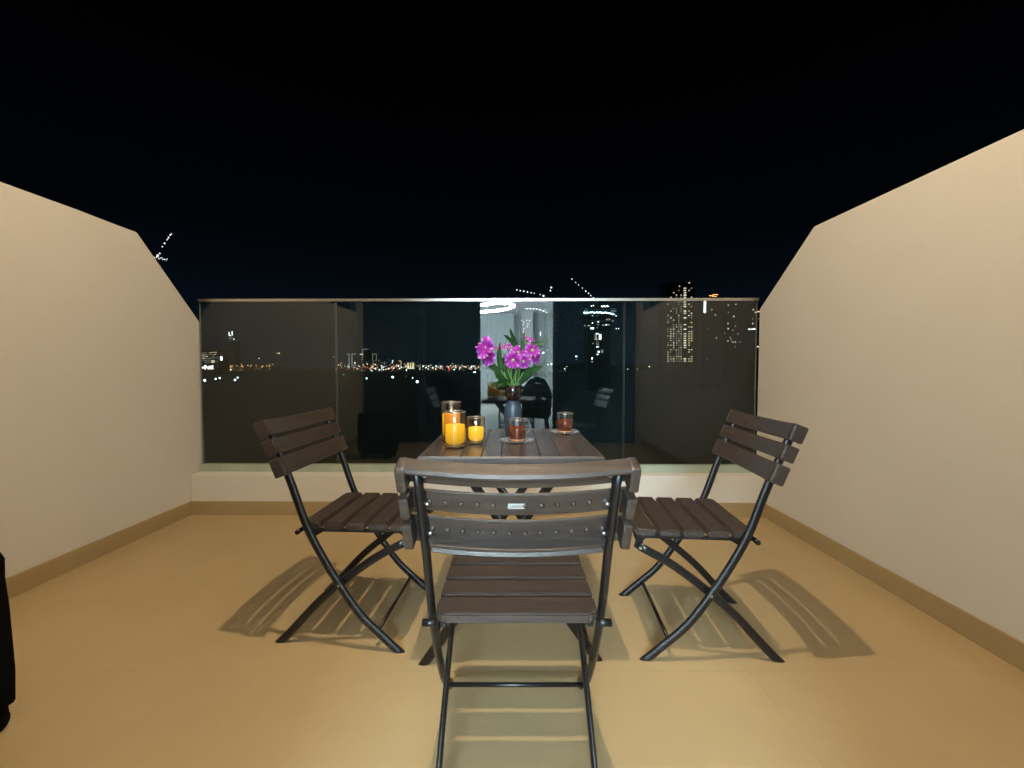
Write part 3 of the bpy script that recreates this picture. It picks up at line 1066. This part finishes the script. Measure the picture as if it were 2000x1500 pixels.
def block(b, x0, x1, y0, y1, Y, depth, mat=0):
    """box seen between photo columns x0..x1 and rows y0 (top)..y1 at distance Y"""
    p, q = at(x0, y0, Y), at(x1, y1, Y)
    c = ((p.x + q.x) / 2, Y + depth / 2, (p.z + q.z) / 2)
    b.box(c, (q.x - p.x, depth, p.z - q.z), mat=mat)


def building(name, x0, x1, ytop, Y, depth, label, group=None):
    root = empty(name, ((at(x0, 717, Y).x + at(x1, 717, Y).x) / 2, Y + depth / 2, GZ))
    p, q = at(x0, ytop, Y), at(x1, ytop, Y)
    h = p.z - GZ
    MB().box((0, 0, h / 2), (q.x - p.x, depth, h)).build('wall', M['conc'], root)
    tag(root, label, 'building', group)
    return root


def lights_on(root, name, spec, mats, Y, kind='stuff'):
    """spec: list of (x, y, w, h, mat) in photo pixels, thin boxes standing just proud of the facade at Y"""
    b = MB()
    for (x, y, w, h, mi) in spec:
        c = at(x, y, Y)
        k = px(Y)
        b.box((c.x, Y - .35, c.z), (w * k, .5, h * k), mat=mi)
    o = b.build(name, mats, root)
    o.matrix_parent_inverse = Matrix.Translation(root.location).inverted()
    if kind: o['kind'] = kind
    return o


WM = [E_['window'], E_['dim'], E_['bright'], E_['amber'], E_['cool'], E_['white'], M['conc'], E_['orange']]
rnd = random.Random(11)
# --- tall residential tower on the right
Y = 420
tw = building('residential_tower', 1302, 1355, 552, Y, 24, 'tall apartment tower with columns of yellow lit windows above the railing', 'towers beyond the railing')
sp = []
fl = 4.45
cols = [(1304.5, 2.0), (1310, 2.0), (1315.5, 2.0), (1321, 1.8), (1325.5, 1.8), (1330, 1.8), (1337.5, 4.6), (1345.5, 2.0), (1350.5, 2.6)]
for i in range(33):
    yy = 563 + i * fl
    if yy > 707: break
    for k, (cx, w) in enumerate(cols):
        low = yy > 640
        pr = .82 if (k == 6) else (.66 if k in (7, 8) and (low or k == 8) else (.75 if low else .40))
        if yy < 600 and k < 4: pr *= .5
        if k in (3, 4, 5) and yy > 634: pr = .92
        if rnd.random() > pr: continue
        if k == 6: mi = 2 if rnd.random() < .35 else 0
        elif k in (7, 8) and yy > 636: mi = 3 if rnd.random() < .7 else 0
        elif k in (3, 4, 5): mi = 1 if rnd.random() < .7 else 0
        else: mi = rnd.choice((0, 0, 1, 1, 2))
        if 683 < yy < 700 and k == 6: continue
        sp.append((cx + rnd.uniform(-.2, .2), yy, w, 2.0 if k == 6 else 1.7, mi))
sp += [(1346, 552.5, 1.8, 1.8, 2), (1327, 559, 1.6, 2, 0)]
lights_on(tw, 'lit_windows', sp, WM, Y)
b = MB()
p0, p1 = at(1302, 552, Y), at(1355, 552, Y)
cxw = (p0.x + p1.x) / 2
pts = []
for i in range(9):
    q = at(1320 + 35 * i / 8, 548 - 8.5 * math.sin(math.pi * (i / 8) * .62 + .3), Y)
    pts.append((q.x - tw.location.x, -8, q.z - GZ))
b.tube(pts, .7, 9, n=8, up=(0, 1, 0))
b.build('roof_canopy', surface('canopy_metal', (.10, .11, .12), .6), tw)

# --- darker towers on the far right
Y = 520
t2 = building('office_block', 1371, 1408, 581, Y, 30, 'dark block with a vertical blue light strip below the top rail', 'towers beyond the railing')
lights_on(t2, 'light_strip', [(1376.5, 599, 3.0, 23, 4), (1376.5, 608, 3.6, 3.4, 5)], WM, Y, None)
lights_on(t2, 'lit_windows', [(1390, 605, 2, 2, 0), (1397, 615, 2.4, 2, 0), (1383, 642, 2, 2, 1), (1399, 660, 2, 2.4, 0), (1381, 701, 1.4, 3, 1), (1389, 577.5, 8, 1.0, 7), (1397, 575.5, 10, 1.0, 7), (1395, 579, 9, .8, 7)], WM, Y - 1)
t3 = building('office_block', 1412, 1452, 583, Y + 40, 30, 'dark block with scattered white windows, between blue strip and railing end', 'towers beyond the railing')
sp = []
for (wx, wy, mi) in ((1422, 596, 0), (1437, 594.5, 0), (1422.5, 610, 1), (1433, 618, 2), (1421.5, 632, 0), (1422, 642, 2), (1436, 637, 1), (1426, 659, 1), (1421.5, 666, 0), (1431, 668, 0), (1436, 668, 0), (1445, 668, 1), (1436, 677, 1), (1427, 663, 1), (1441, 652, 1), (1415, 651, 1), (1431, 645, 1)):
    sp.append((wx, wy, 2.2, 2.2, mi))
lights_on(t3, 'lit_windows', sp, WM, Y + 40)
t4 = building('office_block', 1463, 1486, 598, Y + 60, 30, 'narrow dark block with few lights at the end of the railing', 'towers beyond the railing')
lights_on(t4, 'lit_windows', [(1471, 605, 2, 2, 2), (1470, 623, 2, 2, 1), (1470, 632, 2, 3, 0), (1468, 643, 14, 1.6, 5), (1466, 643, 3, 4, 1), (1474, 642, 3, 3, 0), (1480, 677, 2.4, 2.6, 2), (1481.5, 623, 2, 2, 1)], WM, Y + 60)


# --- construction towers with cranes
def crane(mast, jibs, Y, label, dots, counter=None):
    q = at(mast[0], mast[1], Y)
    root = empty('tower_crane', (q.x, Y, GZ))
    tag(root, label, 'crane', 'tower cranes with lit jibs')
    k = px(Y)
    top = at(mast[0], mast[1], Y)
    h = top.z - GZ
    b = MB()
    w = 1.2
    for sx in (-1, 1):
        for sy in (-1, 1):
            b.cyl((sx * w, sy * w, 0), (sx * w, sy * w, h), .14, 4)
    nseg = int(h / 5)
    for i in range(nseg):
        z0, z1 = h * i / nseg, h * (i + 1) / nseg
        for sy in (-1, 1):
            b.cyl((-w, sy * w, z0), (w, sy * w, z1), .08, 4)
    b.build('mast', M['crane'], root)
    for (x0, y0, x1, y1) in jibs:
        A, B = at(x0, y0, Y) - Vector((q.x, Y, GZ)), at(x1, y1, Y) - Vector((q.x, Y, GZ))
        b = MB()
        up = Vector((0, 0, 1.5))
        b.cyl(A, B, .16, 4)
        b.cyl(A + Vector((0, .9, 1.5)), B + Vector((0, .9, .6)), .12, 4)
        n = max(2, int((B - A).length / 4))
        for i in range(n):
            b.cyl(A.lerp(B, i / n), A.lerp(B, (i + 1) / n) + Vector((0, .9, 1.3)), .07, 4)
        b.build('jib', M['crane'], root)
    b = MB()
    b.box((0, 0, h + .6), (2.6, 2.6, 2.2))
    b.build('cab', M['crane'], root)
    for (x, y, r) in dots:
        b = MB()
        dot(b, x, y, Y - 1.4, r)
        o = b.build('work_light', E_['crane'], root)
        o.matrix_parent_inverse = Matrix.Translation(root.location).inverted()
    return root


E_['crane'] = emit('crane_light', (0.90, 0.97, 1.0), 2.4)
Y = 460
u1 = building('unfinished_tower', 1148, 1192, 598, Y, 28, 'unfinished tower with blazing white floodlit top floors under a crane', 'towers beyond the railing')
M['slab'] = surface('site_slab', (0.10, 0.13, 0.14), .9)
for i, yy in enumerate((600, 611, 622, 634)):
    b = MB()
    p0, p1 = at(1138 if i < 2 else 1146, yy + 5, Y), at(1204 if i < 2 else 1194, yy + 6.5, Y)
    b.box(((p0.x + p1.x) / 2, Y + 12, p0.z), (p1.x - p0.x, 28, 1.0))
    o = b.build('floor_slab', M['slab'], u1)
    o.matrix_parent_inverse = Matrix.Translation(u1.location).inverted()
sp = []
for i in range(24):
    s = i / 23
    sp.append((1141 + 62 * s, 610.5 + (5.5 * max(0, s - .7) / .3) + rnd.uniform(-.8, .8), 2.6, 2.0, 4 if rnd.random() < .7 else 5))
for i in range(9): sp.append((1175 + 1.6 * i, 598 + rnd.uniform(-1, 1), 1.8, 1.6, 5))
sp += [(1155, 598, 2, 1.5, 5), (1159, 597, 2, 1.5, 5), (1165, 604, 2, 1.5, 1), (1157, 616, 3, 2, 4), (1166, 617, 2, 2, 1)]
sp += [(1156.5, 640.5, 6, 4, 4), (1157, 631, 2, 1.5, 5), (1150, 636, 5, 1.3, 0), (1142, 636, 2, 1.3, 0), (1168, 628, 3, 3, 5), (1168, 634, 2, 2, 0), (1167, 640, 2, 2, 0), (1178, 635, 4, 1.2, 0), (1184, 634.5, 3, 1.4, 5), (1189, 634.5, 3, 1.2, 0), (1185, 624, 2, 2, 0), (1190, 624, 2, 2, 0), (1197, 627, 2, 1.6, 0), (1203.5, 642, 1.6, 1.6, 5), (1208, 642, 1.6, 1.6, 5)]
sp += [(1163.5, 657, 3, 12, 0), (1172, 658, 4, 10, 5), (1167, 652, 4, 3, 5), (1165, 663, 7, 2, 0), (1166, 668, 6, 1.3, 1), (1167, 672, 5, 1.4, 0), (1167, 677.5, 4, 2.2, 5), (1169, 687, 4, 3, 5), (1176, 686, 4, 6, 1), (1167, 692, 3, 2.5, 5), (1158, 671, 2, 1.3, 0)]
for yy in (652, 660, 668, 676): sp.append((1168, yy, 1, 3, 1))
sp += [(1156.3, 700, 2, 4, 5), (1156.3, 706.5, 1.6, 2.4, 0), (1125.5, 696, 3.6, 2.2, 5), (1125.5, 702, 2, 2, 1)]
lights_on(u1, 'floodlights', sp, WM, Y)
lights_on(u1, 'floor_glow_panels', [(1172, 606, 62, 6, 0), (1170, 613, 60, 5, 0), (1166, 624, 34, 6, 1), (1160, 640, 18, 8, 1), (1169, 658, 16, 18, 1), (1168, 684, 14, 14, 1)], [E_['glowfloor'], E_['glowdim']], Y + 1.5)  # emissive panels imitate floodlight spilling over the floors
jl = [(1117, 545, 1.1), (1124.5, 551.5, .9), (1130, 556.5, .9), (1137.5, 562.5, .9), (1144, 568.5, 1.35), (1149.5, 573, 1.2), (1154, 577.5, 1.1), (1159, 582, 1.3)]
crane((1166, 592), [(1163, 586, 1116.5, 544)], 452, 'luffing crane with a line of white lights on its raised jib, over the floodlit tower', jl)

Y = 480
u2 = building('unfinished_tower', 1014, 1062, 603, Y, 28, 'unfinished tower with pale site lights, seen behind the flowers', 'towers beyond the railing')
sp = []
for i in range(14): sp.append((1026 + 3.2 * i, 603 + 9 * (max(0, i - 6) / 8) ** 1.5, 2.2, 1.6, 5 if i % 2 else 0))
for (xx, yy) in ((1019, 626), (1023, 629), (1029, 626), (1034, 627), (1022, 634), (1030, 638), (1023, 643), (1031, 633), (1022, 648)): sp.append((xx, yy, 2, 2, 0))
sp += [(1055.5, 652, 1.4, 8, 5), (1061, 689, 3.4, 3, 5), (1069, 684, 2, 2, 0)]
lights_on(u2, 'site_lights', sp, WM, Y)
lights_on(u2, 'floor_glow_panels', [(1045, 606, 46, 6, 0), (1027, 634, 20, 24, 1)], [E_['glowfloor'], E_['glowdim']], Y + 1.5)  # painted glow panels behind the paler site lights
jl = [(1009.5, 566.2, 1.3), (1016, 567.8, 1.3), (1023, 568.8, 1.4), (1030.3, 570.3, 1.3), (1037.5, 571.8, 1.2), (1043.5, 573, .9), (1061.5, 578, 2.0), (1076.8, 561.5, 1.7), (1075, 567.5, 1.5), (1055, 575.3, .8)]
crane((1068, 580), [(1068, 577.5, 1008, 566), (1070, 576, 1077, 560)], 470, 'flat jib crane with lights along its arm, above the railing behind the flowers', jl)
jl = [(335, 457, 1.0), (332.5, 459, 1.4), (329.5, 463.5, 1.3), (328, 466, 1.0), (326, 468.5, 1.0), (321.5, 475.3, 1.6), (317, 481.7, 1.1), (312, 495, 1.4), (308, 499, 2.2)]
lc = crane((306, 503), [(309, 497, 337, 453.5)], 250, 'luffing crane with lit jib rising over the sloping edge of the wall', jl)
b = MB()
p0, p1 = at(300, 503, 250), at(326, 508, 250)
b.box(((p0.x + p1.x) / 2, 251, (p0.z + p1.z) / 2 - .5), (p1.x - p0.x, 3, .35))
o = b.build('platform', M['crane'], lc)
o.matrix_parent_inverse = Matrix.Translation(lc.location).inverted()
for i in range(16):
    b = MB()
    dot(b, 303 + 23 * i / 15 + rnd.uniform(-1, 1), 502 + 6 * i / 15 + rnd.uniform(-2.2, 2.2), 248, rnd.uniform(.5, 1.1))
    o = b.build('work_light', E_['outline2'] if 'outline2' in E_ else E_['crane'], lc)
    o.matrix_parent_inverse = Matrix.Translation(lc.location).inverted()
# lit boom at the right end of the railing
Y = 380
cb = empty('tower_crane', (at(1490, 620, Y).x, Y, GZ))
tag(cb, 'crane with a yellow lit boom reaching out from behind the wall end', 'crane', 'tower cranes with lit jibs')
b = MB()
b.cyl(at(1474.5, 610, Y), at(1502, 605, Y), .55, 6)
o = b.build('jib', emit('boom_light', (1.0, .80, .45), 1.0), cb)
o.matrix_parent_inverse = Matrix.Translation(cb.location).inverted()
b = MB()
b.cyl((at(1500, 605, Y).x, Y, GZ), (at(1500, 605, Y).x, Y, at(1500, 606, Y).z), 1.0, 6)
o = b.build('mast', M['crane'], cb)
o.matrix_parent_inverse = Matrix.Translation(cb.location).inverted()

# --- far skyline on the left
Y = 1500
lb = building('office_block', 386, 425, 683, Y, 60, 'broad low block with rows of pale lit floors beside the wall', 'far skyline buildings')
sp = []
for yy in (690, 693.5, 697, 700.5, 704, 708):
    xx = 392
    while xx < 422:
        w = rnd.uniform(2, 7)
        if rnd.random() < .8: sp.append((xx + w / 2, yy + rnd.uniform(-.4, .4) - (xx - 392) * .06, w, 1.0, 1 if rnd.random() < .6 else 0))
        xx += w + rnd.uniform(.5, 2)
for i in range(16): sp.append((396 + 24 * rnd.random(), 717 + rnd.uniform(-3, 3), 3, 3, 2 if rnd.random() < .5 else 5))
sp += [(432.5, 700, 3.6, 7.5, 5), (416, 706, 6, 5, 0)]
lights_on(lb, 'lit_windows', sp, WM, Y)
Y = 3600
sk = building('skyscraper', 441, 462, 668, Y, 60, 'far skyscraper with two bright prongs of light at its crown', 'far skyline buildings')
lights_on(sk, 'crown_lights', [(447.5, 652, 1.2, 7, 5), (449.5, 655.5, 3.5, 1.1, 5), (453.5, 651, 1.5, 8, 5), (449, 661, 2, 1.6, 0), (453, 660, 1.4, 1.4, 0), (457, 662.5, 1.6, 1.6, 5), (449, 665, 2, 1, 1)], WM, Y, None)
lights_on(sk, 'lit_windows', [(434, 669, 1.2, 1.2, 1), (445, 680, 1.2, 1.2, 1), (453, 682, 1.2, 1.2, 1), (453, 691, 1.2, 1.2, 1), (446, 676, 1, 1, 1)], WM, Y - 2)
M['farwin'] = E_['outline']
FO = [E_['outline'], E_['dim'], E_['bright'], E_['amber'], E_['red'], E_['white'], M['conc'], E_['orange']]


def far(x0, x1, yt, label, lines, Y=2600):
    o = building('skyscraper', x0, x1, yt, Y, 40, label, 'far skyline buildings')
    lights_on(o, 'outline_lights', lines, FO, Y, None)
    return o


far(680, 684, 691, 'far slim tower outlined in light, first of the twin pair', [(682, 705, 1.1, 26, 0), (679, 691.5, 6, 1.1, 0)])
far(685.5, 689.5, 691, 'far slim tower outlined in light, second of the twin pair', [(687.5, 705, 1.3, 26, 0), (691, 691.5, 9, 1.1, 0)])
far(707, 719, 682, 'far tower with a lit top edge, highest of the distant group', [(713.5, 682, 11, 1.2, 1), (708.5, 692, 1, 20, 1), (706, 692, 6, 1.6, 2)])
far(727, 736, 691, 'far tower outlined with a square frame of light', [(731.5, 691.5, 9, 1.2, 1), (728, 698, 1, 14, 1), (735, 698, 1, 14, 1)])
far(778, 784, 700, 'far low tower with an amber outlined top', [(781, 705, 5, .9, 3), (783.5, 708, .9, 6, 3)])
far(795, 810, 708, 'golden floodlit building among the distant lights', [(797, 713, 3, 9, 3), (802, 713, 2.4, 8, 3), (807, 713, 3.4, 9, 3), (802, 719, 14, 2, 2)])
lb2 = building('low_warehouse', 905, 936, 722, 2000, 60, 'low hall with white lit bays near the flowers', 'far skyline buildings')
lights_on(lb2, 'lit_bays', [(908, 732, 2, 4, 0), (914, 733, 3, 5, 5), (927, 729, 4, 6, 4), (930, 735, 2, 3, 5), (922, 734, 1.5, 4, 1), (900, 743, 10, .9, 1)], WM, 2000, None)

# ridge of far dark roofs and trees along the horizon
b = MB()
Y = 3000
x = -800
while x < 2800:
    w = rnd.uniform(14, 60)
    h = rnd.uniform(715.5, 719) if x < 1040 else rnd.uniform(709.5, 713)
    block(b, x, x + w, h, 724, Y + rnd.uniform(0, 40), 60)
    x += w * .92
o = b.build('far_rooftops', M['conc'])
tag(o, 'dark mass of distant roofs and trees along the horizon', 'skyline', kind='stuff')

# the countless lights of the far city
b = MB()
LM = [E_['orange'], E_['warm'], E_['white'], E_['red'], E_['dim']]
for i in range(46):
    t = rnd.random()
    x = 392 + 142 * t
    if rnd.random() < .35: x = rnd.choice((432, 455, 460, 473, 504, 508, 528)) + rnd.uniform(-4, 4)
    dot(b, x, 715.5 + rnd.gauss(0, 1.8), 2400, rnd.uniform(.35, 1.0), 0 if rnd.random() < .75 else 1)
for i in range(46):
    dot(b, rnd.uniform(388, 536), 719 + rnd.uniform(-1, 4), 2300, rnd.uniform(.2, .5), rnd.choice((0, 0, 4, 2)))
for i in range(26):
    dot(b, rnd.uniform(655, 682), 716 + rnd.gauss(0, 4), 2300, rnd.uniform(.3, .9), rnd.choice((0, 0, 1, 2)))
for i in range(330):
    x = rnd.uniform(690, 938)
    dot(b, x, 718.0 + rnd.gauss(0, 3.2), 2300, rnd.choice((.35, .4, .5, .6, .8, 1.2)), rnd.choice((0, 1, 1, 2, 2, 2, 4, 4, 3)))
for i in range(60):
    x = rnd.uniform(690, 820)
    dot(b, x, 706 + (x - 690) * .03 + rnd.gauss(0, 3), 2300, rnd.uniform(.2, .45), rnd.choice((1, 2, 4, 4)))
for i in range(40):
    dot(b, rnd.uniform(870, 935), 735 + rnd.gauss(0, 12), 1500, rnd.uniform(.2, .4), rnd.choice((4, 2, 4)))
for (x, y, r, m_) in ((877, 720, 1.6, 3), (883, 717, 1, 1), (874, 717, 1, 3), (889, 717, 1, 1), (877, 723, 1.3, 3), (898, 719, 1.2, 1), (759, 720, 1.6, 2), (733, 720, 1.6, 2), (767, 705, 1.2, 2), (766, 709, 1, 2), (671, 732, 1, 2), (506, 700, 1.2, 1), (545, 690, 1.6, 1), (541, 690, .8, 1), (451, 722, 1.3, 2), (469, 723, .9, 0), (656, 685, .8, 1), (652, 697, .7, 1),
                     (1095, 724, .9, 4), (1103, 720, 1.2, 2), (1107, 716, .8, 2), (1104, 724, .7, 1), (1077, 711, 2.0, 2), (1070, 712, 1.6, 2), (1148, 754.5, 1.2, 2), (1210, 729, .9, 4), (1226, 721, .9, 2), (1245, 720.5, .8, 1),
                     (1268, 716, 1.3, 1), (1273, 715.5, .6, 4), (1289.5, 715.5, 1.2, 1), (1296.5, 715.5, 1.2, 1), (1301, 732, 1.3, 4), (1301, 736, 1.0, 4), (1312, 730, 1.3, 4), (1373, 706, 2.0, 2), (1371, 700, .8, 4), (924, 763, 1.0, 2), (900, 756, .6, 4), (891, 754, .6, 4), (756, 741, .8, 1), (713, 733, .8, 4), (793, 735, .8, 3)):
    dot(b, x, y, 2200 if y < 726 else 1100, r, m_)
o = b.build('distant_city_lights', LM)
tag(o, 'countless small orange and white lights of the far city', 'city lights', kind='stuff')

# nearer floodlights in the dark ground
FLD = [((400, 743, 3.2), 'bright bluish floodlight in the dark field, next to the wall end'),
       ((421, 740, 2.2), 'bluish floodlight in the dark field, first of the middle pair'),
       ((429, 738.5, 2.2), 'bluish floodlight in the dark field, second of the middle pair'),
       ((459, 742, 2.6), 'bluish floodlight in the dark field, lower one of the pair before the orange lights'),
       ((464, 737.5, 2.0), 'bluish floodlight in the dark field, upper one of the pair before the orange lights'),
       ((716, 739, 2.0), 'whitish floodlight on the dark ground beneath the outlined towers'),
       ((767, 736.5, 3.0), 'bright floodlight on the dark ground, between outlined towers and golden building'),
       ((815, 745.5, 3.4), 'brightest floodlight with a lit strip beside it, below the golden building'),
       ((806, 738, 1.3), 'small floodlight just above the brightest one')]
for (x, y, r), lab in FLD:
    D = (25 + 1 - 6) * F_PX / (y - 717)
    p = at(x, y, D)
    root = empty('floodlight', (p.x, D, GZ))
    tag(root, lab, 'floodlight', 'floodlights in the dark ground')
    MB().cyl((0, 0, 0), (0, 0, p.z - GZ), .18, 6).build('pole', M['crane'], root)
    b = MB()
    dot(b, x, y, D - .5, r * .8)
    o = b.build('lamp_head', E_['cool'], root)
    o.matrix_parent_inverse = Matrix.Translation(root.location).inverted()
ol = empty('lit_gatehouse', (at(1161, 753, 500).x, 500, GZ))
tag(ol, 'small gatehouse with two warm orange windows in the dark ground', 'hut')
MB().box((0, 3, 2.6), (9, 6, 5.2)).build('wall', M['conc'], ol)
for xx in (1158.6, 1164.4):
    b = MB()
    c = at(xx, 753.3, 500)
    b.box((c.x, 499.8, c.z), (2.6, .3, 2.2))
    o = b.build('window', emit('gatehouse_window', (1.0, .62, .30), 3.0), ol)
    o.matrix_parent_inverse = Matrix.Translation(ol.location).inverted()
